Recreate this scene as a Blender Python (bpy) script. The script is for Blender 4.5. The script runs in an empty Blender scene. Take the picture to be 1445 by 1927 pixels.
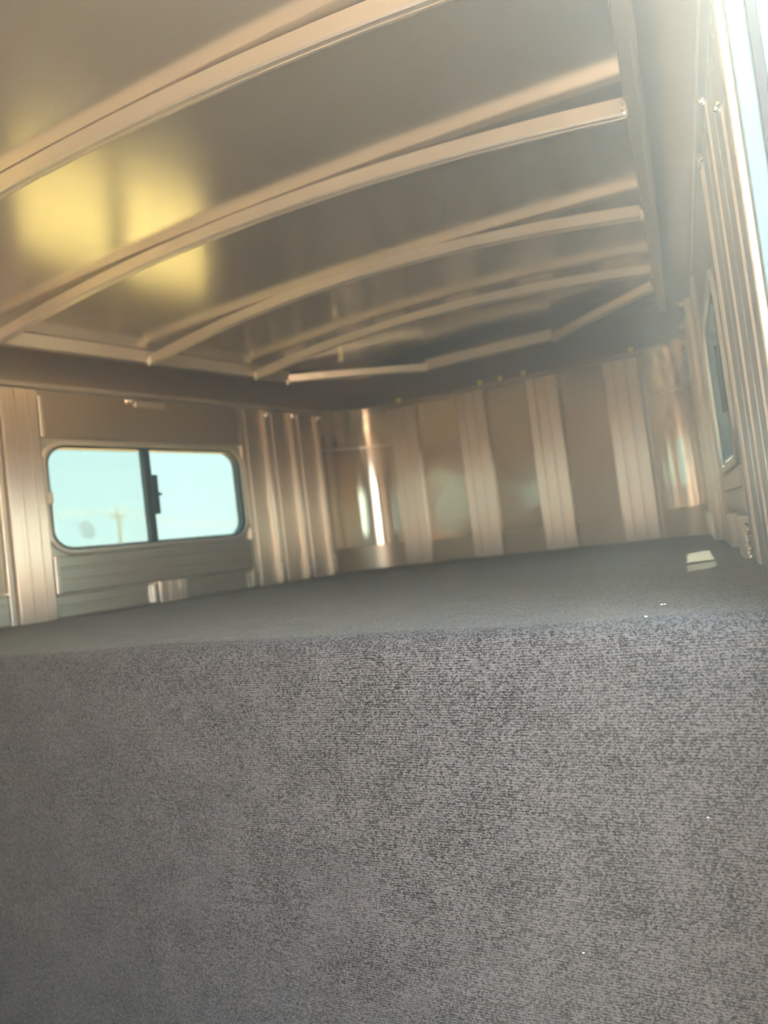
import bpy, bmesh, math, random
from mathutils import Vector, Matrix

random.seed(7)
SC = bpy.context.scene
COL = SC.collection

# ------------------------------------------------------------------ camera
F_PX = 1315.15
CAM_POS = Vector((0.0, -1.0034, 0.1447))
FW = Vector((-0.44032877, 0.89674292, 0.04430242))
RT = Vector((0.88860147, 0.44232778, -0.1213819))
UP = Vector((0.12844455, 0.01408075, 0.99161673))
cd = bpy.data.cameras.new('camera')
cam = bpy.data.objects.new('camera', cd)
COL.objects.link(cam)
m = Matrix((RT, UP, -FW)).transposed().to_4x4()
m.translation = CAM_POS
cam.matrix_world = m
cd.sensor_fit = 'VERTICAL'
cd.sensor_height = 34.6
cd.sensor_width = 26.0
cd.lens = F_PX / 1927.0 * 34.6
cd.clip_start = 0.02
cd.clip_end = 2000
cd.dof.use_dof = True
cd.dof.focus_distance = 1.08
cd.dof.aperture_fstop = cd.lens / 8.0
SC.camera = cam

# ------------------------------------------------------------------ world, sun, exposure
world = bpy.data.worlds.new('hazy_sky')
SC.world = world
world.use_nodes = True
wn, wl = world.node_tree.nodes, world.node_tree.links
wn.clear()
wo = wn.new('ShaderNodeOutputWorld')
wb = wn.new('ShaderNodeBackground')
tc = wn.new('ShaderNodeTexCoord')
sx = wn.new('ShaderNodeSeparateXYZ')
wr = wn.new('ShaderNodeValToRGB')
wl.new(tc.outputs['Generated'], sx.inputs[0])
wl.new(sx.outputs['Z'], wr.inputs[0])
wl.new(wr.outputs[0], wb.inputs[0])
wl.new(wb.outputs[0], wo.inputs[0])
wr.color_ramp.elements[0].position = 0.0
wr.color_ramp.elements[0].color = (0.88, 0.97, 0.95, 1)
wr.color_ramp.elements[1].position = 0.7
wr.color_ramp.elements[1].color = (0.55, 0.80, 1.0, 1)
wb.inputs[1].default_value = 5.0

sun_d = bpy.data.lights.new('sun', 'SUN')
sun_d.energy = 46.0
sun_d.angle = math.radians(0.6)
sun_d.color = (1.0, 0.86, 0.66)
sun = bpy.data.objects.new('sun', sun_d)
COL.objects.link(sun)
SUN_FROM = Vector((0.27, 0.26, 1.0)).normalized()
sun.rotation_euler = (-SUN_FROM).to_track_quat('-Z', 'Y').to_euler()
sun.location = SUN_FROM * 20

SC.view_settings.view_transform = 'Standard'
SC.view_settings.look = 'None'
SC.view_settings.gamma = 1
SC.view_settings.use_curve_mapping = False
SC.view_settings.exposure = 1.5

# ------------------------------------------------------------------ materials
def mat(name):
    mt = bpy.data.materials.new(name)
    mt.use_nodes = True
    nt = mt.node_tree
    b = nt.nodes['Principled BSDF']
    return mt, nt.nodes, nt.links, b

def metal(name, col, rough, grain=None, aniso=0.0, bump=0.0, bump_scale=3.0, rvar=0.06, stretch=(1, 1, 1), met=0.8):
    """mill-finish aluminium; grain: 'vertical' (extrusions) or a constant world tangent"""
    mt, n, l, b = mat(name)
    b.inputs['Metallic'].default_value = met
    tcn = n.new('ShaderNodeTexCoord')
    mp = n.new('ShaderNodeMapping')
    mp.inputs['Scale'].default_value = stretch
    l.new(tcn.outputs['Object'], mp.inputs[0])
    nz = n.new('ShaderNodeTexNoise')
    nz.inputs['Scale'].default_value = 2.5
    nz.inputs['Detail'].default_value = 2.0
    l.new(mp.outputs[0], nz.inputs['Vector'])
    rm = n.new('ShaderNodeMapRange')
    rm.inputs[3].default_value = rough - rvar
    rm.inputs[4].default_value = rough + rvar
    l.new(nz.outputs[0], rm.inputs[0])
    l.new(rm.outputs[0], b.inputs['Roughness'])
    cr = n.new('ShaderNodeMixRGB')
    cr.inputs[1].default_value = tuple(c * 0.97 for c in col) + (1,)
    cr.inputs[2].default_value = tuple(col) + (1,)
    l.new(nz.outputs[0], cr.inputs[0])
    l.new(cr.outputs[0], b.inputs['Base Color'])
    if aniso:
        b.inputs['Anisotropic'].default_value = aniso
        if grain == 'vertical':
            g = n.new('ShaderNodeNewGeometry')
            vm = n.new('ShaderNodeVectorMath')
            vm.operation = 'CROSS_PRODUCT'
            vm.inputs[1].default_value = (0, 0, 1)
            l.new(g.outputs['Normal'], vm.inputs[0])
            l.new(vm.outputs[0], b.inputs['Tangent'])
        else:
            cx = n.new('ShaderNodeCombineXYZ')
            for k in range(3):
                cx.inputs[k].default_value = grain[k]
            l.new(cx.outputs[0], b.inputs['Tangent'])
    if bump:
        nb = n.new('ShaderNodeTexNoise')
        nb.inputs['Scale'].default_value = bump_scale
        nb.inputs['Detail'].default_value = 1.0
        l.new(tcn.outputs['Object'], nb.inputs['Vector'])
        bp = n.new('ShaderNodeBump')
        bp.inputs['Strength'].default_value = 1.0
        bp.inputs['Distance'].default_value = bump
        l.new(nb.outputs[0], bp.inputs['Height'])
        l.new(bp.outputs[0], b.inputs['Normal'])
    return mt

ALU = (0.79, 0.70, 0.59)
M_ROOF = metal('roof_sheet_aluminium', (0.92, 0.845, 0.72), 0.20, rvar=0.02, met=0.82)
M_EXT = metal('extruded_aluminium', ALU, 0.305, 'vertical', 0.92, rvar=0.02, stretch=(8, 8, 0.6), met=1.0)
M_RAIL = metal('rail_aluminium', (0.82, 0.75, 0.66), 0.36, rvar=0.05)
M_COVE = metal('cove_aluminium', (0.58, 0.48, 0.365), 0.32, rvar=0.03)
M_SHEET = metal('wall_sheet_aluminium', (0.70, 0.595, 0.47), 0.14, bump=0.006, bump_scale=3.5, rvar=0.04)
M_CORNER = metal('corner_sheet_aluminium', (0.82, 0.74, 0.62), 0.11, bump=0.004, bump_scale=3.0, rvar=0.04)
M_PLANK = metal('plank_aluminium', (0.74, 0.70, 0.62), 0.36, (0, 0, 1), 0.7, stretch=(0.6, 0.6, 8))
M_WELD = metal('weld_bead_aluminium', (0.95, 0.90, 0.82), 0.22, met=0.9)
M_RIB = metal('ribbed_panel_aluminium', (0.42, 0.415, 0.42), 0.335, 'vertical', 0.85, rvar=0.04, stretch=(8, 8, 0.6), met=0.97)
M_RIBLINE = metal('rib_highlight_aluminium', (0.80, 0.71, 0.65), 0.40, rvar=0.02, met=0.8)  # pinkish tone paler than the panel paints the highlight along each rib
M_WALL = metal('wall_skin_aluminium', (0.72, 0.66, 0.57), 0.34, rvar=0.045)

def plain(name, col, rough=0.5, spec=0.5, metallic=0.0, noise=0.08):
    mt, n, l, b = mat(name)
    nz = n.new('ShaderNodeTexNoise')
    nz.inputs['Scale'].default_value = 14.0
    tcn = n.new('ShaderNodeTexCoord')
    l.new(tcn.outputs['Object'], nz.inputs['Vector'])
    cr = n.new('ShaderNodeMixRGB')
    cr.inputs[1].default_value = tuple(c * (1 - noise) for c in col) + (1,)
    cr.inputs[2].default_value = tuple(min(1, c * (1 + noise)) for c in col) + (1,)
    l.new(nz.outputs[0], cr.inputs[0])
    l.new(cr.outputs[0], b.inputs['Base Color'])
    b.inputs['Roughness'].default_value = rough
    b.inputs['Specular IOR Level'].default_value = spec
    b.inputs['Metallic'].default_value = metallic
    return mt

M_BLACK = plain('black_window_frame', (0.018, 0.016, 0.014), 0.45)
M_RUBBER = plain('grey_rubber_seal', (0.03, 0.033, 0.045), 0.8, 0.1)
M_WHITE = plain('white_painted_metal', (0.82, 0.84, 0.86), 0.35)
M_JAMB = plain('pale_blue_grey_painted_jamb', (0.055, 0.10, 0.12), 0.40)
M_IVORY = plain('ivory_plastic', (0.70, 0.66, 0.52), 0.5)
M_LENS = plain('amber_lamp_lens', (0.90, 0.82, 0.25), 0.2)
M_LINT = plain('white_lint', (0.85, 0.85, 0.83), 0.9)
M_WOOD = plain('hazed_pole_wood', (0.50, 0.50, 0.48), 0.9)  # pale tone puts distance haze into the wood colour
M_WIRE = plain('hazed_power_wire', (0.55, 0.56, 0.56), 0.6)  # paled like the pole, haze put into the colour
M_PLY = plain('platform_plywood', (0.35, 0.24, 0.14), 0.8)
M_MAT = plain('grey_floor_mat', (0.42, 0.41, 0.40), 0.8)
M_STICKER = plain('pale_sticker', (0.60, 0.58, 0.48), 0.7)
M_STICKER.node_tree.nodes['Principled BSDF'].inputs['Alpha'].default_value = 0.16

def glass(name, tint):
    mt = bpy.data.materials.new(name)
    mt.use_nodes = True
    n, l = mt.node_tree.nodes, mt.node_tree.links
    n.clear()
    o = n.new('ShaderNodeOutputMaterial')
    mx = n.new('ShaderNodeMixShader')
    tr = n.new('ShaderNodeBsdfTransparent')
    tr.inputs[0].default_value = tuple(math.sqrt(c) for c in tint) + (1,)
    gl = n.new('ShaderNodeBsdfGlossy')
    gl.inputs['Roughness'].default_value = 0.02
    lw = n.new('ShaderNodeLayerWeight')
    lw.inputs['Blend'].default_value = 0.5
    pw = n.new('ShaderNodeMath'); pw.operation = 'POWER'
    pw.inputs[1].default_value = 5.0
    l.new(lw.outputs['Facing'], pw.inputs[0])
    ma = n.new('ShaderNodeMath'); ma.operation = 'MULTIPLY_ADD'
    ma.inputs[1].default_value = 0.96
    ma.inputs[2].default_value = 0.04
    l.new(pw.outputs[0], ma.inputs[0])
    l.new(ma.outputs[0], mx.inputs[0])
    l.new(tr.outputs[0], mx.inputs[1])
    l.new(gl.outputs[0], mx.inputs[2])
    l.new(mx.outputs[0], o.inputs[0])
    return mt

M_GLASS_A = glass('green_tinted_glass_double', (0.069, 0.094, 0.086))
M_GLASS_C = glass('clear_window_glass', (0.27, 0.33, 0.29))
M_GLASS_D = glass('near_window_glass', (0.105, 0.135, 0.115))
M_GLASS_B = glass('green_tinted_glass', (0.078, 0.105, 0.097))

def make_carpet():
    mt, n, l, b = mat('grey_ribbed_carpet')
    tcn = n.new('ShaderNodeTexCoord')
    # speckled fibres
    v = n.new('ShaderNodeTexVoronoi')
    v.inputs['Scale'].default_value = 450.0
    l.new(tcn.outputs['Object'], v.inputs['Vector'])
    sc_ = n.new('ShaderNodeSeparateColor')
    l.new(v.outputs['Color'], sc_.inputs[0])
    n1 = n.new('ShaderNodeTexNoise')
    n1.inputs['Scale'].default_value = 170.0
    n1.inputs['Detail'].default_value = 3.0
    l.new(tcn.outputs['Object'], n1.inputs['Vector'])
    n2 = n.new('ShaderNodeTexNoise')
    n2.inputs['Scale'].default_value = 12.0
    n2.inputs['Detail'].default_value = 3.0
    l.new(tcn.outputs['Object'], n2.inputs['Vector'])
    # value = .5*cell + .35*n1 + .15*n2
    def mul(a, k):
        q = n.new('ShaderNodeMath'); q.operation = 'MULTIPLY'
        l.new(a, q.inputs[0]); q.inputs[1].default_value = k
        return q.outputs[0]
    def add(a, c):
        q = n.new('ShaderNodeMath'); q.operation = 'ADD'
        l.new(a, q.inputs[0]); l.new(c, q.inputs[1])
        return q.outputs[0]
    val = add(add(mul(sc_.outputs[0], 0.50), mul(n1.outputs[0], 0.36)), mul(n2.outputs[0], 0.26))
    # rib rows
    sp = n.new('ShaderNodeSeparateXYZ')
    l.new(tcn.outputs['Object'], sp.inputs[0])
    yz = add(sp.outputs['Y'], sp.outputs['Z'])
    wob = add(yz, mul(n1.outputs[0], 0.0022))
    sn = n.new('ShaderNodeMath'); sn.operation = 'SINE'
    l.new(mul(wob, 2 * math.pi / 0.0040), sn.inputs[0])
    val2 = add(val, mul(sn.outputs[0], 0.10))
    cr = n.new('ShaderNodeValToRGB')
    cr.color_ramp.elements[0].position = 0.33
    cr.color_ramp.elements[0].color = CARPET_DARK
    cr.color_ramp.elements[1].position = 0.80
    cr.color_ramp.elements[1].color = CARPET_LIGHT
    l.new(val2, cr.inputs[0])
    l.new(cr.outputs[0], b.inputs['Base Color'])
    b.inputs['Roughness'].default_value = 0.95
    b.inputs['Specular IOR Level'].default_value = 0.15
    b.inputs['Sheen Weight'].default_value = 0.16
    b.inputs['Sheen Tint'].default_value = (1.0, 0.90, 0.74, 1)
    b.inputs['Sheen Roughness'].default_value = 0.5
    bp = n.new('ShaderNodeBump')
    bp.inputs['Strength'].default_value = 0.7
    bp.inputs['Distance'].default_value = 0.002
    l.new(val2, bp.inputs['Height'])
    l.new(bp.outputs[0], b.inputs['Normal'])
    return mt
CARPET_DARK = (0.0088, 0.0078, 0.0080, 1)
CARPET_LIGHT = (0.152, 0.142, 0.147, 1)
M_CARPET = make_carpet()

def make_ground():
    mt, n, l, b = mat('dry_sandy_ground')
    tcn = n.new('ShaderNodeTexCoord')
    nz = n.new('ShaderNodeTexNoise')
    nz.inputs['Scale'].default_value = 0.6
    nz.inputs['Detail'].default_value = 8
    l.new(tcn.outputs['Object'], nz.inputs['Vector'])
    cr = n.new('ShaderNodeValToRGB')
    cr.color_ramp.elements[0].position = 0.3
    cr.color_ramp.elements[0].color = (0.50, 0.31, 0.115, 1)
    cr.color_ramp.elements[1].position = 0.7
    cr.color_ramp.elements[1].color = (0.68, 0.44, 0.175, 1)
    l.new(nz.outputs[0], cr.inputs[0])
    l.new(cr.outputs[0], b.inputs['Base Color'])
    b.inputs['Roughness'].default_value = 0.95
    return mt
M_GROUND = make_ground()
M_GRAVEL = plain('bounce_gravel', (0.28, 0.225, 0.17), 0.95, noise=0.25)

# ------------------------------------------------------------------ mesh helpers
class MB:
    """collects verts / faces for ONE mesh"""
    def __init__(self):
        self.v, self.f = [], []
    def add(self, vs, fs):
        o = len(self.v)
        self.v += [Vector(p) for p in vs]
        self.f += [tuple(i + o for i in f) for f in fs]
        return self
    def box(self, fr, u0, u1, n0, n1, z0, z1):
        vs = [fr(u, n, z) for z in (z0, z1) for n in (n0, n1) for u in (u0, u1)]
        self.add(vs, [(0, 1, 3, 2), (4, 6, 7, 5), (0, 4, 5, 1), (2, 3, 7, 6), (0, 2, 6, 4), (1, 5, 7, 3)])
        return self
    def loft(self, rings, closed=True, caps=True):
        k = len(rings[0])
        vs = [p for r in rings for p in r]
        fs = []
        for i in range(len(rings) - 1):
            for j in range(k if closed else k - 1):
                a, b_ = i * k + j, i * k + (j + 1) % k
                fs.append((a, b_, b_ + k, a + k))
        if caps and closed:
            fs.append(tuple(range(k - 1, -1, -1)))
            fs.append(tuple(range((len(rings) - 1) * k, len(rings) * k)))
        return self.add(vs, fs)
    def tube(self, pts, r, seg=10):
        rings = []
        pts = [Vector(p) for p in pts]
        for i, p in enumerate(pts):
            d = (pts[min(i + 1, len(pts) - 1)] - pts[max(i - 1, 0)]).normalized()
            a = d.cross(Vector((0, 0, 1)) if abs(d.z) < 0.9 else Vector((1, 0, 0))).normalized()
            b_ = d.cross(a)
            rr = r[i] if isinstance(r, (list, tuple)) else r
            rings.append([p + (a * math.cos(t) + b_ * math.sin(t)) * rr for t in [2 * math.pi * q / seg for q in range(seg)]])
        return self.loft(rings)
    def blob(self, c, rx, ry, rz, jit=0.25):
        bm = bmesh.new()
        bmesh.ops.create_icosphere(bm, subdivisions=2, radius=1)
        vs = []
        for v in bm.verts:
            k = 1 + random.uniform(-jit, jit)
            vs.append(Vector(c) + Vector((v.co.x * rx * k, v.co.y * ry * k, v.co.z * rz * k)))
        bm.verts.index_update()
        fs = [tuple(v.index for v in f.verts) for f in bm.faces]
        bm.free()
        return self.add(vs, fs)
    def build(self, name, material, parent=None, bevel=0.0, smooth=False, origin=None):
        me = bpy.data.meshes.new(name)
        o = Vector(origin) if origin is not None else Vector((0, 0, 0))
        me.from_pydata([tuple(p - o) for p in self.v], [], self.f)
        bm = bmesh.new()
        bm.from_mesh(me)
        bmesh.ops.recalc_face_normals(bm, faces=bm.faces)
        if bevel:
            es = [e for e in bm.edges if len(e.link_faces) == 2 and e.calc_face_angle(0) > 0.6]
            bmesh.ops.bevel(bm, geom=es, offset=bevel, segments=2, profile=0.5, affect='EDGES', clamp_overlap=True)
        bm.to_mesh(me)
        bm.free()
        if smooth:
            for p in me.polygons:
                p.use_smooth = True
            try:
                me.set_sharp_from_angle(angle=math.radians(40))
            except Exception:
                pass
        me.materials.append(material)
        ob = bpy.data.objects.new(name, me)
        ob.location = o
        COL.objects.link(ob)
        if parent is not None:
            ob.parent = parent
            ob.matrix_parent_inverse = parent.matrix_world.inverted() if False else Matrix.Translation(-Vector(parent.location))
        return ob

def struct(o, label=None):
    o['kind'] = 'structure'
    if label:
        o['label'] = label
    return o

def tag(o, label, cat, group=None):
    o['label'] = label
    o['category'] = cat
    if group:
        o['group'] = group
    return o

def empty(name, loc):
    o = bpy.data.objects.new(name, None)
    o.location = loc
    o.empty_display_size = 0.05
    COL.objects.link(o)
    return o

# ------------------------------------------------------------------ room frames: (along wall, inward, up)
AL, BL = -2.6552, 0.2344
AR, BR = 0.0872, -0.0522
YF = 2.77
H = 0.95          # top of the walls / lower lip of the cove
ZR = 1.055        # underside of the roof rails
Y_BACK = -2.4
Z_LOW = -0.82
nl = Vector((1, -BL, 0)).normalized()
nr = Vector((-1, BR, 0)).normalized()

def lx(y): return AL + BL * max(y, 0)
def rx(y): return AR + BR * max(y, 0)
def FL(y, n, z): return Vector((AL + BL * y, y, z)) + nl * n
def FR(y, n, z): return Vector((AR + BR * y, y, z)) + nr * n
def FF(x, n, z): return Vector((x, YF - n, z))
def FL0(y, n, z): return Vector((AL + n, y, z))
def FR0(y, n, z): return Vector((AR - n, y, z))
def FW_(x, y, z): return Vector((x, y, z))

def extrude_z(fr, prof, z0, z1):
    b = MB()
    b.loft([[fr(u, n, z) for u, n in prof] for z in (z0, z1)])
    return b

def extrude_u(fr, prof, u0, u1):
    """prof in (n, z), extruded along the wall"""
    b = MB()
    b.loft([[fr(u, n, z) for n, z in prof] for u in (u0, u1)])
    return b

def arc_corner(p0, c, p1, k=12):
    """smooth quarter turn from p0 to p1 with tangents towards c"""
    out = []
    for i in range(k + 1):
        t = i / k
        w = 0.72
        a, b_, d = (1 - t) ** 2, 2 * t * (1 - t) * w, t * t
        s = a + b_ + d
        out.append((Vector(p0) * a + Vector(c) * b_ + Vector(p1) * d) / s)
    return out

CL_Y, CR_Y = 2.47, 2.53                                   # where the rounded corners start
XL_F, XR_F = -1.735, -0.300
cornL = arc_corner((lx(CL_Y), CL_Y, 0), (AL + BL * YF, YF, 0), (XL_F, YF, 0), 16)
cornR = arc_corner((XR_F, YF, 0), (AR + BR * YF, YF, 0), (rx(CR_Y), CR_Y, 0), 16)
def on_curve(pts, y):
    for p, q in zip(pts, pts[1:]):
        if min(p.y, q.y) <= y <= max(p.y, q.y) and abs(q.y - p.y) > 1e-9:
            return p.x + (q.x - p.x) * (y - p.y) / (q.y - p.y)
    return min(pts, key=lambda p: abs(p.y - y)).x
def floor_l(y): return lx(y) if y < CL_Y else on_curve(cornL, y)
def floor_r(y): return rx(y) if y < CR_Y else on_curve(cornR, y)

# ------------------------------------------------------------------ platform floor and lower floor
b = MB()
b.loft([[Vector((floor_l(y) - 0.015, y, z)) if s < 0 else Vector((floor_r(y) + 0.015, y, z)) for s, z in ((-1, -0.05), (1, -0.05), (1, -0.012), (-1, -0.012))] for y in (0.04, 1.2, CL_Y, 2.55, 2.62, 2.68, 2.73, YF - 0.008)])
floor = struct(b.build('floor', M_PLY))
b = MB().box(FW_, AL, AR + 0.03, Y_BACK, 0.10, Z_LOW - 0.05, Z_LOW)
struct(b.build('floor', M_MAT))

# carpet: riser, rolled edge, deck  (one cloth, 9 mm thick)
prof = [(0.0, Z_LOW + 0.002), (0.0, -0.5), (0.0, -0.2)]
R = 0.034
for i in range(0, 9):
    a = math.pi / 2 * i / 8
    prof.append((R - R * math.cos(a), -R + R * math.sin(a)))
for k in range(1, 11):
    prof.append((R + (CL_Y - R) * k / 10, 0.0))
for k in range(1, 11):
    prof.append((CL_Y + (YF - 0.006 - CL_Y) * k / 10, 0.0))
T = 0.009
def inner(i):
    a = Vector((prof[max(i - 1, 0)][0], 0, prof[max(i - 1, 0)][1])); c = Vector((prof[min(i + 1, len(prof) - 1)][0], 0, prof[min(i + 1, len(prof) - 1)][1]))
    d = (c - a).normalized()
    return (prof[i][0] + d.z * T, prof[i][1] - d.x * T)
NX = 60
rows_o, rows_i = [], []
for i, (y, z) in enumerate(prof):
    yi, zi = inner(i)
    ro, ri = [], []
    for k in range(NX + 1):
        t = k / NX
        x = (floor_l(y) + 0.0035) * (1 - t) + (floor_r(y) - 0.0035) * t
        # soft unevenness of the stretched cloth
        w = 0.002 * math.sin(x * 5.1 + z * 7) + 0.0012 * math.sin(x * 13.0 + 2)
        ro.append(Vector((x, y - (w if z < -0.02 else 0), z + (w * 0.6 if z > -0.002 and y < YF - 0.05 else 0))))
        ri.append(Vector((x, yi, zi)))
    rows_o.append(ro); rows_i.append(ri)
b = MB()
b.loft(rows_o, closed=False)
b.loft(rows_i, closed=False)
n_, k_ = len(prof), NX + 1
off = n_ * k_
for i in range(n_ - 1):
    for j in (0, NX):
        b.f.append((i * k_ + j, (i + 1) * k_ + j, off + (i + 1) * k_ + j, off + i * k_ + j))
for j in range(NX):
    for i in (0, n_ - 1):
        b.f.append((i * k_ + j, i * k_ + j + 1, off + i * k_ + j + 1, off + i * k_ + j))
carpet = b.build('carpet', M_CARPET, smooth=True)
tag(carpet, 'grey speckled ribbed carpet wrapped over the raised platform and its front', 'carpet')

# ------------------------------------------------------------------ left wall
L_Y0, L_Y1, L_Z0, L_Z1 = 0.925, 1.888, 0.272, 0.708       # window hole
W3_Y0, W3_Y1, W3_Z0, W3_Z1 = -1.35, -0.20, 0.30, 0.80     # second window, behind the camera line
b = MB()
th = -0.035
b.box(FL0, Y_BACK, W3_Y0, th, 0, Z_LOW, H + 0.155)
b.box(FL0, W3_Y1, 0.0, th, 0, Z_LOW, H + 0.155)
b.box(FL0, W3_Y0, W3_Y1, th, 0, Z_LOW, W3_Z0)
b.box(FL0, W3_Y0, W3_Y1, th, 0, W3_Z1, H + 0.155)
b.box(FL, 0.0, L_Y0, th, 0, -0.05, H + 0.155)
b.box(FL, L_Y0, L_Y1, th, 0, -0.05, L_Z0)
b.box(FL, L_Y0, L_Y1, th, 0, L_Z1, H + 0.155)
b.box(FL, L_Y1, CL_Y, th, 0, -0.05, H + 0.155)
wall_left = struct(b.build('wall_left', M_WALL), 'bare aluminium side wall with a sliding window and upright posts')

def post_profile(w, h, grooves=2):
    """hat-section upright with shallow vertical grooves: (u, n) outline"""
    p = [(0, 0), (0.004, h * 0.85), (0.010, h)]
    for g in range(grooves):
        c = w * (g + 1) / (grooves + 1)
        p += [(c - 0.010, h), (c - 0.006, h - 0.006), (c + 0.006, h - 0.006), (c + 0.010, h)]
    p += [(w - 0.010, h), (w - 0.004, h * 0.85), (w, 0)]
    return p

def post(fr, u0, w, h, z0, z1, parent, name='post', grooves=2):
    pr = [(u0 + u, n) for u, n in post_profile(w, h, grooves)]
    return extrude_z(fr, pr, z0, z1).build(name, M_EXT, parent)

def weld(parent, c, size=(0.008, 0.008, 0.008)):
    b = MB()
    for k in range(5):
        b.blob(Vector(c) + Vector([random.uniform(-1, 1) * s for s in size]), size[0] * 0.8, size[1] * 0.8, size[2] * 0.8)
    return b.build('weld_bead', M_WELD, parent)

def plank_profile(z0, z1, h, ribs):
    """horizontal ribbed plank outline (n, z)"""
    p = [(0, z0), (h * 0.8, z0 + 0.002), (h, z0 + 0.007)]
    for k in range(ribs):
        c = z0 + (z1 - z0) * (k + 1) / (ribs + 1)
        p += [(h, c - 0.007), (h - 0.004, c - 0.004), (h - 0.004, c + 0.004), (h, c + 0.007)]
    p += [(h, z1 - 0.007), (h * 0.8, z1 - 0.002), (0, z1)]
    return p

def plank(fr, u0, u1, z0, z1, h, ribs, parent):
    return extrude_u(fr, plank_profile(z0, z1, h, ribs), u0, u1).build('plank', M_PLANK, parent)

Z0 = 0.002
def side_wall(fr, parent, w0, w1, zb, mirror=False):
    """posts, planks and clips around a window from w0 to w1"""
    post(fr, w0 - 0.160, 0.148, 0.030, Z0, H - 0.024, parent)
    # header sheet over the window and its end lip
    MB().box(fr, w0 - 0.010, w1 + 0.010, 0, 0.012, L_Z1 + 0.028, H - 0.028).build('header_panel', M_COVE, parent, bevel=0.002)
    MB().box(fr, w0 - 0.011, w0 + 0.006, 0.0122, 0.024, L_Z1 + 0.028, H - 0.045).build('header_lip', M_RAIL, parent, bevel=0.003)
    MB().box(fr, w0 + 0.41, w0 + 0.56, 0.0122, 0.028, H - 0.062, H - 0.032).build('header_clip', M_RAIL, parent, bevel=0.004)
    weld(parent, fr(w0 + 0.385, 0.018, H - 0.040), (0.012, 0.012, 0.010))
    # planks under the window
    plank(fr, w0 - 0.010, w1 + 0.005, 0.098, zb - 0.022, 0.020, 2, parent)
    plank(fr, w0 - 0.010, w0 + 0.395, Z0, 0.094, 0.014, 1, parent)
    plank(fr, w0 + 0.585, w1 + 0.005, Z0, 0.094, 0.014, 1, parent)
    post(fr, w0 + 0.425, 0.150, 0.034, Z0, 0.096, parent, 'post_stub', 2)
    MB().box(fr, w0 + 0.397, w0 + 0.418, 0, 0.036, Z0, 0.088).build('stub_clip', M_WELD, parent, bevel=0.005)
    MB().box(fr, w1 - 0.020, w1 + 0.030, 0.021, 0.036, Z0, 0.086).build('stub_clip', M_WELD, parent, bevel=0.006)
    MB().box(fr, w0 - 0.012, w0 + 0.008, 0.021, 0.030, 0.10, zb - 0.02).build('plank_clip', M_RAIL, parent, bevel=0.003)

def post_group(fr, parent, ys, y_end):
    """ribbed uprights between window and rounded corner, each ending in a standing lip"""
    for a, c in zip(ys, ys[1:] + [y_end]):
        w = c - a - 0.004
        p = [(a, 0), (a, 0.022), (a + 0.02, 0.022), (a + 0.024, 0.016), (a + 0.034, 0.016), (a + 0.038, 0.022), (a + w - 0.034, 0.022),
             (a + w - 0.030, 0.040), (a + w - 0.018, 0.044), (a + w - 0.006, 0.040), (a + w, 0.022), (a + w, 0)]
        extrude_z(fr, p, Z0, H - 0.024).build('post', M_EXT, parent)
        MB().box(fr, a + w - 0.032, a + w - 0.002, 0.045, 0.058, Z0, 0.115).build('post_clip', M_WELD, parent, bevel=0.006)
        weld(parent, fr(a + w - 0.018, 0.050, H - 0.046), (0.012, 0.010, 0.012))

side_wall(FL, wall_left, L_Y0, L_Y1, L_Z0)
post_group(FL, wall_left, [1.905, 2.085, 2.275], 2.466)
# the bay nearer than the first post: sheet, low bright plank and seam
MB().box(FL, 0.12, 0.735, 0, 0.008, 0.13, H - 0.03).build('wall_panel', M_COVE, wall_left, bevel=0.002)
plank(FL, 0.12, 0.735, Z0, 0.122, 0.018, 2, wall_left)
MB().box(FL, 0.738, 0.755, 0, 0.026, Z0, H - 0.03).build('seam_strip', M_RAIL, wall_left, bevel=0.003)
post(FL, -0.03, 0.148, 0.030, Z0, H - 0.024, wall_left)

# ------------------------------------------------------------------ right wall (with the side door opening behind the rib panel)
R_Y0, R_Y1, R_Z0, R_Z1 = 0.81, 1.52, 0.25, 0.69
D_Y0, D_Y1 = -1.25, -0.055                                 # door opening
b = MB()
b.box(FR0, Y_BACK, D_Y0, th, 0, Z_LOW, H + 0.155)
b.box(FR0, D_Y0, D_Y1, th, 0, H - 0.01, H + 0.155)
b.box(FR0, D_Y1, 0.0, th, 0, Z_LOW, H + 0.155)
b.box(FR, 0.0, R_Y0, th, 0, -0.05, H + 0.155)
b.box(FR, R_Y0, R_Y1, th, 0, -0.05, R_Z0)
b.box(FR, R_Y0, R_Y1, th, 0, R_Z1, H + 0.155)
b.box(FR, R_Y1, CR_Y, th, 0, -0.05, H + 0.155)
wall_right = struct(b.build('wall_right', M_WALL), 'bare aluminium side wall with ribbed panel beside the door')

# ribbed panel next to the door, seen nearly edge-on
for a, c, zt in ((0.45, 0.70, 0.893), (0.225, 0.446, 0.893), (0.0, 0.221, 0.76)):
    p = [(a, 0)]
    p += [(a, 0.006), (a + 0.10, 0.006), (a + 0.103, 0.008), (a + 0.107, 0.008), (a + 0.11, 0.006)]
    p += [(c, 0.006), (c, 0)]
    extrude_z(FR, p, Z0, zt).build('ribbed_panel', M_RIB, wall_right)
    MB().loft([[FR(c - 0.012 + 0.0040 * math.cos(q * math.pi / 6), 0.0062 + 0.0042 * math.sin(q * math.pi / 6), z) for q in range(7)] for z in (Z0, zt - 0.006)]).build('rib', M_RIBLINE, wall_right, smooth=True)
    weld(wall_right, FR(c - 0.012, 0.010, zt - 0.004), (0.006, 0.007, 0.006))
MB().box(FR, 0.703, 0.716, 0, 0.012, Z0, 0.88).build('seam_strip', M_RAIL, wall_right, bevel=0.002)
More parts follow.
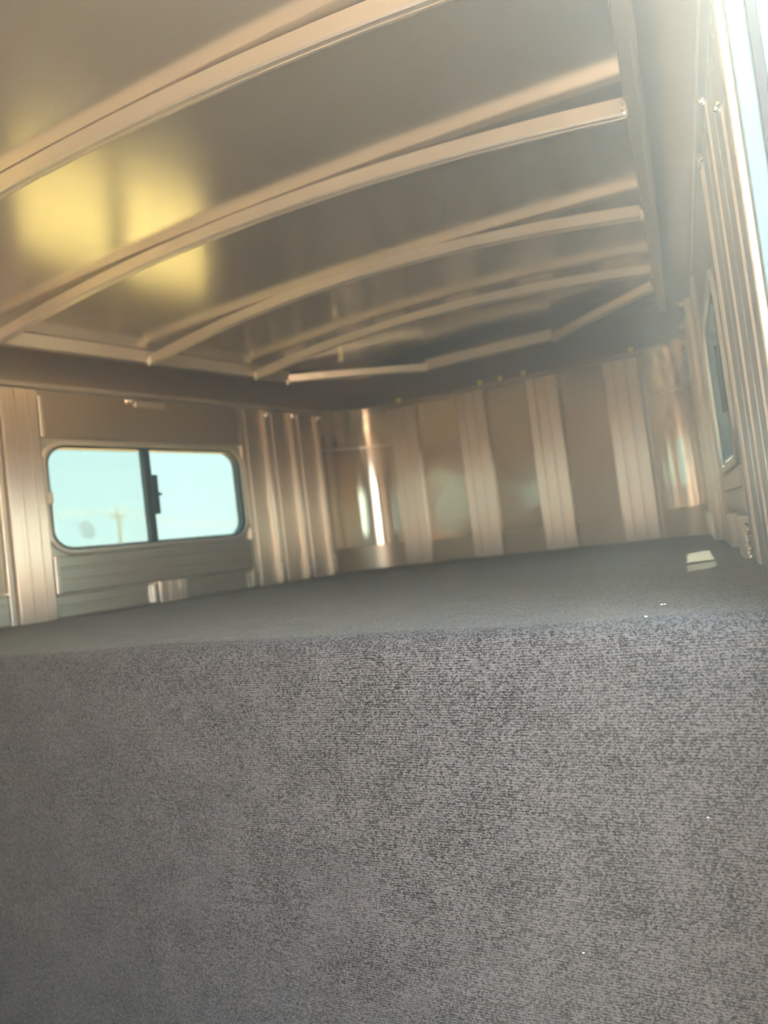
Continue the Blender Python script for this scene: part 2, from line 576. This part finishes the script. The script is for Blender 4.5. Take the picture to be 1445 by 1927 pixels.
MB().box(FR, 0.72, R_Y0 - 0.012, 0, 0.010, Z0, R_Z1 + 0.02).build('wall_panel', M_RIB, wall_right, bevel=0.002)
MB().box(FR, 0.72, 1.62, 0, 0.012, R_Z1 + 0.028, H - 0.028).build('header_panel', M_COVE, wall_right, bevel=0.002)
plank(FR, R_Y0 - 0.01, R_Y1 + 0.01, 0.112, R_Z0 - 0.024, 0.016, 1, wall_right)
plank(FR, 0.72, R_Y1 + 0.01, Z0, 0.094, 0.006, 1, wall_right)
post(FR, 0.90, 0.13, 0.024, Z0, 0.106, wall_right, 'post_stub', 1)
post(FR, 1.36, 0.13, 0.024, Z0, 0.106, wall_right, 'post_stub', 1)
b = MB()
for k in range(9):
    b.blob(FR(0.80, 0.016, 0.012 + 0.009 * k), 0.006, 0.006, 0.006)
b.build('weld_bead', M_WELD, wall_right)
post_group(FR, wall_right, [1.63, 1.92, 2.22], CR_Y - 0.004)

# ------------------------------------------------------------------ front wall with rounded corners
b = MB()
b.box(FF, XL_F, XR_F, th, 0, -0.05, H + 0.24)
wall_front = struct(b.build('wall_front', M_WALL), 'aluminium nose wall with four grooved uprights and rounded corners')

def shell(pts, z0, z1, t_in, t_out, mt, name, parent):
    """curved sheet standing on the plan curve pts (inward = towards the room centre)"""
    k = len(pts)
    ctr = Vector((-1.1, 1.6, 0))
    rings = []
    for i, p in enumerate(pts):
        d = (pts[min(i + 1, k - 1)] - pts[max(i - 1, 0)]).normalized()
        nn = Vector((-d.y, d.x, 0))
        if nn.dot(ctr - p) < 0:
            nn = -nn
        a, c = p + nn * t_in, p - nn * t_out
        rings.append([Vector((a.x, a.y, z0)), Vector((a.x, a.y, z1)), Vector((c.x, c.y, z1)), Vector((c.x, c.y, z0))])
    bb = MB().loft(rings)
    return bb.build(name, mt, parent, smooth=True)
for pts in (cornL, cornR):
    shell(pts, -0.05, H + 0.24, 0.0, 0.03, M_WALL, 'corner_backing', wall_front)
    shell(pts, 0.135, 0.722, 0.004, -0.0005, M_CORNER, 'corner_sheet', wall_front)
    shell(pts, 0.734, H + 0.01, 0.016, -0.0045, M_CORNER, 'upper_corner_sheet', wall_front)
    shell(pts, Z0, 0.140, 0.010, -0.0045, M_COVE, 'corner_base', wall_front)

PX = [(-1.735, 0.178), (-1.310, 0.178), (-0.905, 0.180), (-0.495, 0.180)]
for x, w in PX:
    pr = [(x + u, n) for u, n in post_profile(w, 0.034, 2)]
    extrude_z(FF, pr, Z0, H - 0.022).build('post', M_EXT, wall_front)
for (x0, w0), (x1, w1) in zip(PX, PX[1:]):
    MB().box(FF, x0 + w0 + 0.002, x1 - 0.002, 0, 0.006, 0.128, H - 0.012).build('wall_sheet', M_SHEET, wall_front)
    MB().box(FF, x0 + w0 + 0.002, x1 - 0.002, 0, 0.012, Z0, 0.126).build('base_plate', M_COVE, wall_front, bevel=0.002)
MB().box(FF, XR_F - 0.004, XR_F + 0.012, 0.0, 0.012, Z0, H).build('seam_strip', M_COVE, wall_front, bevel=0.002)

# ------------------------------------------------------------------ ceiling: arched sheet, cove, rails, bows
RLA, RLB = -2.5214, 0.2458
RRA, RRB = -0.045, -0.0458
Y_FR = 2.55
def rlx(y): return RLA + RLB * max(y, 0)
def rrx(y): return RRA + RRB * max(y, 0)
def roof_z(x, y):
    a, c = rlx(y), rrx(y)
    u = (2 * x - a - c) / (c - a)
    return 1.112 + 0.060 * (1 - u * u)
NXR, NYR = 48, 40
lo, hi = [], []
for i in range(NYR + 1):
    y = Y_BACK + (YF + 0.03 - Y_BACK) * i / NYR
    r1, r2 = [], []
    for k in range(NXR + 1):
        t = k / NXR
        x = (lx(y) - 0.03) * (1 - t) + (rx(y) + 0.03) * t
        z = roof_z(x, y)
        r1.append(Vector((x, y, z))); r2.append(Vector((x, y, z + 0.03)))
    lo.append(r1); hi.append(r2)
b = MB()
b.loft(lo, closed=False)
b.loft(hi, closed=False)
k_, n_ = NXR + 1, NYR + 1
off = k_ * n_
for i in range(NYR):
    for j in (0, NXR):
        b.f.append((i * k_ + j, (i + 1) * k_ + j, off + (i + 1) * k_ + j, off + i * k_ + j))
for j in range(NXR):
    for i in (0, NYR):
        b.f.append((i * k_ + j, i * k_ + j + 1, off + i * k_ + j + 1, off + i * k_ + j))
ceiling = struct(b.build('ceiling', M_ROOF, smooth=True), 'arched satin aluminium roof sheet with cross bows')

# cove: concave panels from wall top to roof rail
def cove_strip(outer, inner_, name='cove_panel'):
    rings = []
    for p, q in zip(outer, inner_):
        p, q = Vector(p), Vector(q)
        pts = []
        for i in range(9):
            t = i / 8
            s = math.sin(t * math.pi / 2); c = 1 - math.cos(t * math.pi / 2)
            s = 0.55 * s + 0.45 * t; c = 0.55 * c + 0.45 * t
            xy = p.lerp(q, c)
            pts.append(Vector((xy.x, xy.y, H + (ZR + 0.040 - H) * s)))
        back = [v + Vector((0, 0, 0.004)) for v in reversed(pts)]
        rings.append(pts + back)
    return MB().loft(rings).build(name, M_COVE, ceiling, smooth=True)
o_l = [(lx(y), y) for y in (Y_BACK, -1, 0)] + [(lx(y), y) for y in (0.6, 1.2, 1.8, CL_Y)]
i_l = [(rlx(y), y) for y in (Y_BACK, -1, 0)] + [(rlx(y), y) for y in (0.6, 1.2, 1.8, 2.36)]
V3 = lambda q: Vector((q[0], q[1], 0))
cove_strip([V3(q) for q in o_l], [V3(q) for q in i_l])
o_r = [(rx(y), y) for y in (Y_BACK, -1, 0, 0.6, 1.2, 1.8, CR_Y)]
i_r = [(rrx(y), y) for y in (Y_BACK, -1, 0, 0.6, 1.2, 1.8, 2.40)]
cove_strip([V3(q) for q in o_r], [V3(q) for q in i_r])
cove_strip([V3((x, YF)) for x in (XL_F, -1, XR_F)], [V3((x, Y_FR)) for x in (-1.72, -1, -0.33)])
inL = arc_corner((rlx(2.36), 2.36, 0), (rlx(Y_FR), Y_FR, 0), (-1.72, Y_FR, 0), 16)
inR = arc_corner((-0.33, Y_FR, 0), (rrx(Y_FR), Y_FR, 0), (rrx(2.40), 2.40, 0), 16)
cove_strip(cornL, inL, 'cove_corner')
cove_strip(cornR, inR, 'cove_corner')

# lip trims along the wall tops
def sweep(path, prof_):
    """prof_ (n, z) swept along plan path, n towards room centre"""
    ctr = Vector((-1.1, 1.0, 0))
    rings = []
    for i, p in enumerate(path):
        p = Vector(p)
        d = (Vector(path[min(i + 1, len(path) - 1)]) - Vector(path[max(i - 1, 0)])).normalized()
        nn = Vector((-d.y, d.x, 0))
        if nn.dot(ctr - p) < 0:
            nn = -nn
        rings.append([Vector((p.x + nn.x * n, p.y + nn.y * n, z)) for n, z in prof_])
    return MB().loft(rings)
lip = [(0.0, H - 0.020), (0.040, H - 0.020), (0.044, H - 0.014), (0.044, H - 0.006), (0.038, H + 0.002), (0.0, H + 0.002)]
t1 = sweep([V3(q) for q in o_l], lip).build('trim_1', M_RAIL)
struct(t1, 'aluminium lip along the top of the left wall')
t2 = sweep([V3((x, YF)) for x in (XL_F + 0.02, -1, XR_F)], lip).build('trim_2', M_COVE)
struct(t2, 'aluminium lip along the top of the nose wall')
lip_r = [(0.0, H - 0.016), (0.014, H - 0.016), (0.018, H - 0.010), (0.018, H - 0.002), (0.012, H + 0.004), (0.0, H + 0.004)]
t3 = sweep([V3(q) for q in o_r], lip_r).build('trim_3', M_RAIL)
struct(t3, 'aluminium lip along the top of the right wall')

# roof rails
rail = [(-0.018, ZR), (0.018, ZR), (0.018, ZR + 0.058), (-0.018, ZR + 0.058)]
def rail_obj(path, pr=rail):
    return sweep([V3(q) for q in path], pr).build('roof_rail', M_RAIL, ceiling, bevel=0.004)
rail_obj([(rlx(y), y) for y in (Y_BACK, 0, 1.2, 2.12)])
rail_obj([(rrx(y), y) for y in (Y_BACK, 0, 1.2, 2.50)])
rail_obj([(-1.38, Y_FR), (-0.68, Y_FR)])
# bead along the right rail
MB().tube([(rrx(y) + 0.016, y, ZR + 0.002) for y in (Y_BACK, 0, 1.0, 2.0, 2.54)], 0.0075).build('rail_bead', M_RAIL, ceiling, smooth=True)

def bow(pa, pb, z_end, rise, w=0.030, h=0.040, nseg=28, name='roof_bow'):
    pa, pb = Vector(pa), Vector(pb)
    d = (pb - pa).normalized()
    s = Vector((-d.y, d.x, 0))
    rings = []
    for i in range(nseg + 1):
        t = i / nseg
        u = 2 * t - 1
        z = z_end + rise * (1 - u * u)
        c = pa.lerp(pb, t)
        e = 0.004
        ring = []
        for q, zz in ((-w / 2, h), (-w / 2, e), (-w / 2 + e, 0), (-0.004, 0), (-0.003, 0.002), (0.003, 0.002), (0.004, 0), (w / 2 - e, 0), (w / 2, e), (w / 2, h)):
            v = c + s * q
            ring.append(Vector((v.x, v.y, z + zz)))
        rings.append(ring)
    return MB().loft(rings).build(name, M_RAIL, ceiling)
for y, rise in ((-1.65, 0.085), (-1.05, 0.085), (-0.45, 0.085), (0.155, 0.085), (0.69, 0.085), (1.31, 0.09), (1.89, 0.07)):
    bow((rlx(y) + 0.02, y, 0), (rrx(y) - 0.02, y, 0), 1.045, rise)
    for x in (rlx(y) + 0.022, rrx(y) - 0.018):
        b = MB()
        for k in range(7):
            b.blob((x + random.uniform(-.003, .003), y - 0.016 + random.uniform(-.004, .004), 1.043 + 0.006 * k), 0.006, 0.005, 0.006, 0.35)
        b.build('weld_bead', M_WELD, ceiling)
bow((-1.985, 2.10, 0), (-1.37, 2.535, 0), 1.045, 0.004, name='corner_brace')
bow((-0.690, 2.55, 0), (-0.160, 2.09, 0), 1.045, 0.004, name='corner_brace')
for c in ((-1.985, 2.09, 1.05), (-1.37, 2.53, 1.05), (-0.69, 2.54, 1.05), (-0.165, 2.08, 1.05)):
    weld(ceiling, c, (0.010, 0.010, 0.010))
# small hanger under the fourth bow and a lug on the cove below it
MB().box(FW_, -1.550, -1.525, 1.872, 1.876, 1.030, 1.092).blob((-1.537, 1.874, 1.030), 0.016, 0.010, 0.012, 0.1).build('hanger', M_WELD, ceiling)

# ------------------------------------------------------------------ back wall behind the camera
b = MB()
W4_X0, W4_X1, W4_Z0, W4_Z1 = -2.50, -1.85, 0.30, 0.80
def FB(x, n, z): return Vector((x, Y_BACK + n, z))
b.box(FB, AL - 0.035, W4_X0, th, 0, Z_LOW, H + 0.24)
b.box(FB, W4_X1, AR + 0.035, th, 0, Z_LOW, H + 0.24)
b.box(FB, W4_X0, W4_X1, th, 0, Z_LOW, W4_Z0)
b.box(FB, W4_X0, W4_X1, th, 0, W4_Z1, H + 0.24)
struct(b.build('wall_back', M_WALL), 'aluminium bulkhead behind the camera')

# ------------------------------------------------------------------ windows
def rrect(y0, y1, z0, z1, r, k=7):
    pts = []
    for cy, cz, a0 in ((y1 - r, z1 - r, 0), (y0 + r, z1 - r, 90), (y0 + r, z0 + r, 180), (y1 - r, z0 + r, 270)):
        for i in range(k + 1):
            a = math.radians(a0 + 90 * i / k)
            pts.append((cy + r * math.cos(a), cz + r * math.sin(a)))
    return pts

def ring(fr, y0, y1, z0, z1, r, w, n0, n1, wi=0.0):
    """rounded frame: outer edge offset by w outside the given rectangle, inner edge wi inside"""
    O = rrect(y0 - w, y1 + w, z0 - w, z1 + w, r + w)
    I = rrect(y0 + wi, y1 - wi, z0 + wi, z1 - wi, max(r - wi, 0.01))
    k = len(O)
    vs = [fr(y, n0, z) for y, z in O] + [fr(y, n1, z) for y, z in O] + [fr(y, n1, z) for y, z in I] + [fr(y, n0, z) for y, z in I]
    fs = []
    for s in range(4):
        t = (s + 1) % 4
        for j in range(k):
            q = (j + 1) % k
            fs.append((s * k + j, s * k + q, t * k + q, t * k + j))
    return MB().add(vs, fs)

def pane(fr, y0, y1, z0, z1, r, left, right, n, mt, parent):
    """glass pane, rounded only on the outer side"""
    pts = []
    k = 7
    for cy, cz, a0, rnd in ((y1, z1, 0, right), (y0, z1, 90, left), (y0, z0, 180, left), (y1, z0, 270, right)):
        rr = r if rnd else 0.002
        sy = -1 if a0 in (0, 270) else 1
        sz = -1 if a0 in (0, 90) else 1
        for i in range(k + 1):
            a = math.radians(a0 + 90 * i / k)
            pts.append((cy + sy * rr + rr * math.cos(a), cz + sz * rr + rr * math.sin(a)))
    return MB().loft([[fr(y, nn, z) for y, z in pts] for nn in (n, n + 0.004)]).build('pane', mt, parent)

def window(fr, y0, y1, z0, z1, name, label, ga=None, gb=None, mf=0.468):
    RAD = 0.072
    w = struct(ring(fr, y0 + 0.012, y1 - 0.012, z0 + 0.012, z1 - 0.012, RAD, 0.012, -0.040, 0.006).build(name, M_BLACK, smooth=True), label)
    ring(fr, y0 + 0.002, y1 - 0.002, z0 + 0.002, z1 - 0.002, RAD + 0.01, 0.022, 0.0065, 0.018).build('trim_ring', M_RAIL, w, bevel=0.004, smooth=True)
    ym = y0 + (y1 - y0) * mf
    MB().box(fr, ym - 0.017, ym + 0.017, -0.032, 0.004, z0 + 0.01, z1 - 0.01).build('mullion', M_BLACK, w, bevel=0.003)
    lt = MB().box(fr, ym + 0.010, ym + 0.038, -0.010, 0.014, z0 + 0.130, z0 + 0.310).build('latch', M_BLACK, w, bevel=0.003)
    MB().box(fr, ym + 0.036, ym + 0.056, 0.0, 0.010, z0 + 0.215, z0 + 0.228).build('latch_lever', M_BLACK, lt, bevel=0.002)
    O = rrect(y0 - 0.018, y1 + 0.018, z0 - 0.018, z1 + 0.018, 0.004)
    I = rrect(y0 + 0.010, y1 - 0.010, z0 + 0.010, z1 - 0.010, RAD)
    k = len(O)
    vs = [fr(y, nn, z) for nn, P in ((0.0008, O), (0.0058, O), (0.0058, I), (0.0008, I)) for y, z in P]
    MB().add(vs, [(q * k + j, q * k + (j + 1) % k, ((q + 1) % 4) * k + (j + 1) % k, ((q + 1) % 4) * k + j) for q in range(4) for j in range(k)]).build('mounting_plate', M_WALL, w)
    pa = pane(fr, y0 + 0.013, ym - 0.012, z0 + 0.013, z1 - 0.013, RAD - 0.002, True, False, -0.012, ga or M_GLASS_A, w)
    pane(fr, ym + 0.012, y1 - 0.013, z0 + 0.013, z1 - 0.013, RAD - 0.002, False, True, -0.024, gb or M_GLASS_B, w)
    return w, pa

w1, p1 = window(FL, L_Y0, L_Y1, L_Z0, L_Z1, 'window_1', 'sliding window with black frame and green-tinted panes')
w2, p2 = window(FR, R_Y0, R_Y1, R_Z0, R_Z1, 'window_2', 'sliding window seen edge-on', M_GLASS_D, M_GLASS_C, 0.33)
window(FL0, W3_Y0, W3_Y1, W3_Z0, W3_Z1, 'window_3', 'sliding window left of the camera', M_GLASS_D, M_GLASS_D)
window(FB, W4_X0, W4_X1, W4_Z0, W4_Z1, 'fill_window_4', 'unseen sliding window added in the bulkhead for fill light', M_GLASS_A, M_GLASS_A)  # added out of view to light the carpet front
# ivory clip on the near edge of window 1, pale sticker on its left pane
MB().box(FL, L_Y0 - 0.014, L_Y0 + 0.010, 0.019, 0.030, 0.462, 0.512).build('frame_clip', M_IVORY, w1, bevel=0.004)
st = [FL(1.075 + a, n, 0.345 + c) for n in (-0.0078, -0.0070) for a, c in ((-0.040, 0.030), (-0.012, 0.045), (0.018, 0.038), (0.036, -0.010), (0.024, -0.030), (-0.012, -0.036), (-0.018, -0.020))]
MB().loft([st[:7], st[7:]]).build('sticker', M_STICKER, p1)

# ------------------------------------------------------------------ door frame at the right edge
def FD(x, y, z): return Vector((x, y, z))
XJ = AR - 0.008
d1 = MB().box(FD, XJ - 0.019, XJ + 0.018, D_Y1 - 0.0, D_Y1 + 0.050, Z_LOW, H - 0.02).build('door_1', M_COVE, bevel=0.003)
struct(d1, 'aluminium and white side door frame at the right edge')
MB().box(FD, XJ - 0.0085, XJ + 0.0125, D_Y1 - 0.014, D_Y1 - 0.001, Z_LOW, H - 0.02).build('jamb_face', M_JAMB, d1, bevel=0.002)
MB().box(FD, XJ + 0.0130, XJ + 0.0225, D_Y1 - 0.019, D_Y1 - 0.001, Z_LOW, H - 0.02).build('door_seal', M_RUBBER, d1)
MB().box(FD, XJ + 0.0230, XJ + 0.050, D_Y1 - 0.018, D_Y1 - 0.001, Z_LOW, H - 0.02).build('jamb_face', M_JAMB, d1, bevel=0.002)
# unseen panel added low in the doorway to block light on the riser
MB().box(FD, XJ + 0.0435, XJ + 0.075, -0.62, D_Y1 - 0.0185, Z_LOW, 0.06).build('light_block_panel', M_RAIL, d1, bevel=0.003)
# open leaf, swung outwards
lf = MB().box(FD, XJ + 0.060, XJ + 0.80, D_Y1 - 0.055, D_Y1 - 0.020, Z_LOW + 0.02, H - 0.06).build('door_leaf', M_RAIL, d1, bevel=0.004)
b = MB().box(FD, XJ + 0.054, XJ + 0.104, D_Y1 - 0.062, D_Y1 - 0.0555, 0.55, 0.68)
b.tube([(XJ + 0.060, D_Y1 - 0.064, 0.53), (XJ + 0.060, D_Y1 - 0.064, 0.70)], 0.008)
b.build('hinge', M_RAIL, lf)
b = MB()
for k in range(9):
    b.blob((XJ + 0.048 + random.uniform(-.003, .003), D_Y1 - 0.022, 0.50 + 0.011 * k), 0.006, 0.006, 0.008, 0.35)
b.build('weld_bead', M_WELD, d1)

# ------------------------------------------------------------------ marker lamps in the nose lip
lab = ['round amber marker lamp at the left end of the nose wall lip',
       'round amber marker lamp, left one of the cluster of three on the lip',
       'round amber marker lamp, middle one of the cluster of three on the lip',
       'round amber marker lamp, right one of the cluster of three on the lip',
       'round amber marker lamp at the right end of the nose wall lip']
for (x, z), la in zip(((-1.66, 0.972), (-1.155, 0.972), (-1.035, 0.972), (-0.905, 0.972), (-0.345, 0.972)), lab):
    y = YF - 0.012
    root = empty('marker_lamp', (x, y, z))
    tag(root, la, 'lamp', 'amber marker lamps along the nose wall lip')
    rr = []
    for i, (r_, dy) in enumerate(((0.017, 0.004), (0.017, -0.006), (0.012, -0.011), (0.004, -0.013))):
        rr.append([Vector((x + r_ * math.cos(a), y + dy, z + r_ * math.sin(a))) for a in [2 * math.pi * q / 14 for q in range(14)]])
    MB().loft(rr).build('lens', M_LENS, root, smooth=True)
    rr = [[Vector((x + r_ * math.cos(a), y + dy, z + r_ * math.sin(a))) for a in [2 * math.pi * q / 14 for q in range(14)]] for r_, dy in ((0.020, 0.006), (0.020, -0.002), (0.0175, -0.003), (0.0175, 0.006))]
    MB().loft(rr, caps=False).build('bezel', M_RUBBER, root, smooth=True)

# ------------------------------------------------------------------ lint on the carpet
def lint(c, s, label):
    b = MB()
    c = Vector(c)
    for k in range(3):
        b.blob(c + Vector((random.uniform(-1, 1) * s, random.uniform(-.3, .3) * s, random.uniform(-.3, .3) * s * 0.4)), s * 0.8, s * 0.5, s * 0.35)
    o = b.build('lint', M_LINT, origin=c)
    tag(o, label, 'lint')
lint((-0.108, 0.126, 0.002), 0.0026, 'white lint speck on the carpeted deck, nearest the sun patch')
lint((-0.121, 0.020, 0.0005), 0.0022, 'white lint speck at the rolled carpet edge on the right')
lint((-0.0775, -0.003, -0.262), 0.0016, 'tiny white lint speck on the carpet front, right edge of the picture')
lint((-0.265, -0.003, -0.463), 0.0017, 'tiny white lint speck low on the carpet front')
lint((-2.42, 0.83, 0.003), 0.0035, 'white lint speck on the deck under the left wall post')

# ------------------------------------------------------------------ outside
ZG = -1.55
b = MB()
k = 48
b.add([(0, 0, ZG)] + [(r_ * math.cos(2 * math.pi * q / k), r_ * math.sin(2 * math.pi * q / k), ZG) for r_ in (15, 900) for q in range(k)],
      [(0, 1 + q, 1 + (q + 1) % k) for q in range(k)] + [(1 + q, 1 + k + q, 1 + k + (q + 1) % k, 1 + (q + 1) % k) for q in range(k)])
g = b.build('ground', M_GROUND)
struct(g)
gv = MB().box(FW_, -2.9, 40.0, -60.0, 60.0, ZG + 0.005, ZG + 0.03).build('bounce_gravel_lot', M_GRAVEL)  # unseen gravel added to make the ground bounce more neutral
struct(gv)

PD = 62.0
px, py = -0.7305 * PD, -1.0 + 0.6835 * PD
top = 0.1447 + 0.0905 * PD
pole = empty('utility_pole', (px, py, ZG))
tag(pole, 'haze-paled wooden utility pole with a crossarm seen through the left pane', 'pole')
MB().tube([(px, py, ZG), (px, py, top)], [0.17, 0.12], 10).build('mast', M_WOOD, pole, smooth=True)
dv = Vector((0.6835, 0.7305, 0))
def arm_pt(a, z): return Vector((px, py, z)) + dv * a
MB().tube([arm_pt(-0.6, top - 0.75), arm_pt(0.6, top - 0.75)], 0.07, 8).build('crossarm', M_WOOD, pole)
b = MB()
b.tube([arm_pt(-0.5, top - 0.72), arm_pt(0, top - 1.35)], 0.03, 6)
b.tube([arm_pt(0.5, top - 0.72), arm_pt(0, top - 1.35)], 0.03, 6)
b.build('arm_brace', M_WOOD, pole)
for a in (-0.55, 0.55):
    MB().tube([arm_pt(a, top - 0.70), arm_pt(a, top - 0.35)], [0.07, 0.05], 8).build('insulator', M_IVORY, pole)
for a, z, la in ((-0.55, top - 0.32, 'thin power line over the near end of the crossarm'), (0.55, top - 0.32, 'thin power line over the far end of the crossarm'), (0.0, top + 0.03, 'thin power line over the top of the utility pole')):
    side = Vector((-0.35, 0.94, 0)).normalized()
    c0 = arm_pt(a, z)
    pts = []
    for i in range(-12, 13):
        t = i / 12
        pts.append(c0 + side * 45 * t + Vector((0, 0, -4 * abs(t) * (1 - abs(t)) * 0.9)))
    o = MB().tube(pts, 0.022, 6).build('power_line', M_WIRE, origin=c0)
    tag(o, la, 'wire')

# ------------------------------------------------------------------ scatter volume added for the pale veil of light at upper right
hz = bpy.data.materials.new('veil_haze')
hz.use_nodes = True
hn, hl = hz.node_tree.nodes, hz.node_tree.links
hn.clear()
ho = hn.new('ShaderNodeOutputMaterial')
hv = hn.new('ShaderNodeVolumeScatter')
hv.inputs['Color'].default_value = (0.76, 0.92, 1.0, 1)
hv.inputs['Density'].default_value = 0.082
hv.inputs['Anisotropy'].default_value = 0.78
hl.new(hv.outputs[0], ho.inputs['Volume'])
haze = MB().box(FW_, AL - 0.10, AR + 0.07, Y_BACK - 0.08, YF + 0.10, Z_LOW - 0.1, 1.26).build('veil_haze', hz)
haze['kind'] = 'stuff'
haze['label'] = 'thin pale haze volume added for the veil of light at upper right'
haze['category'] = 'haze'
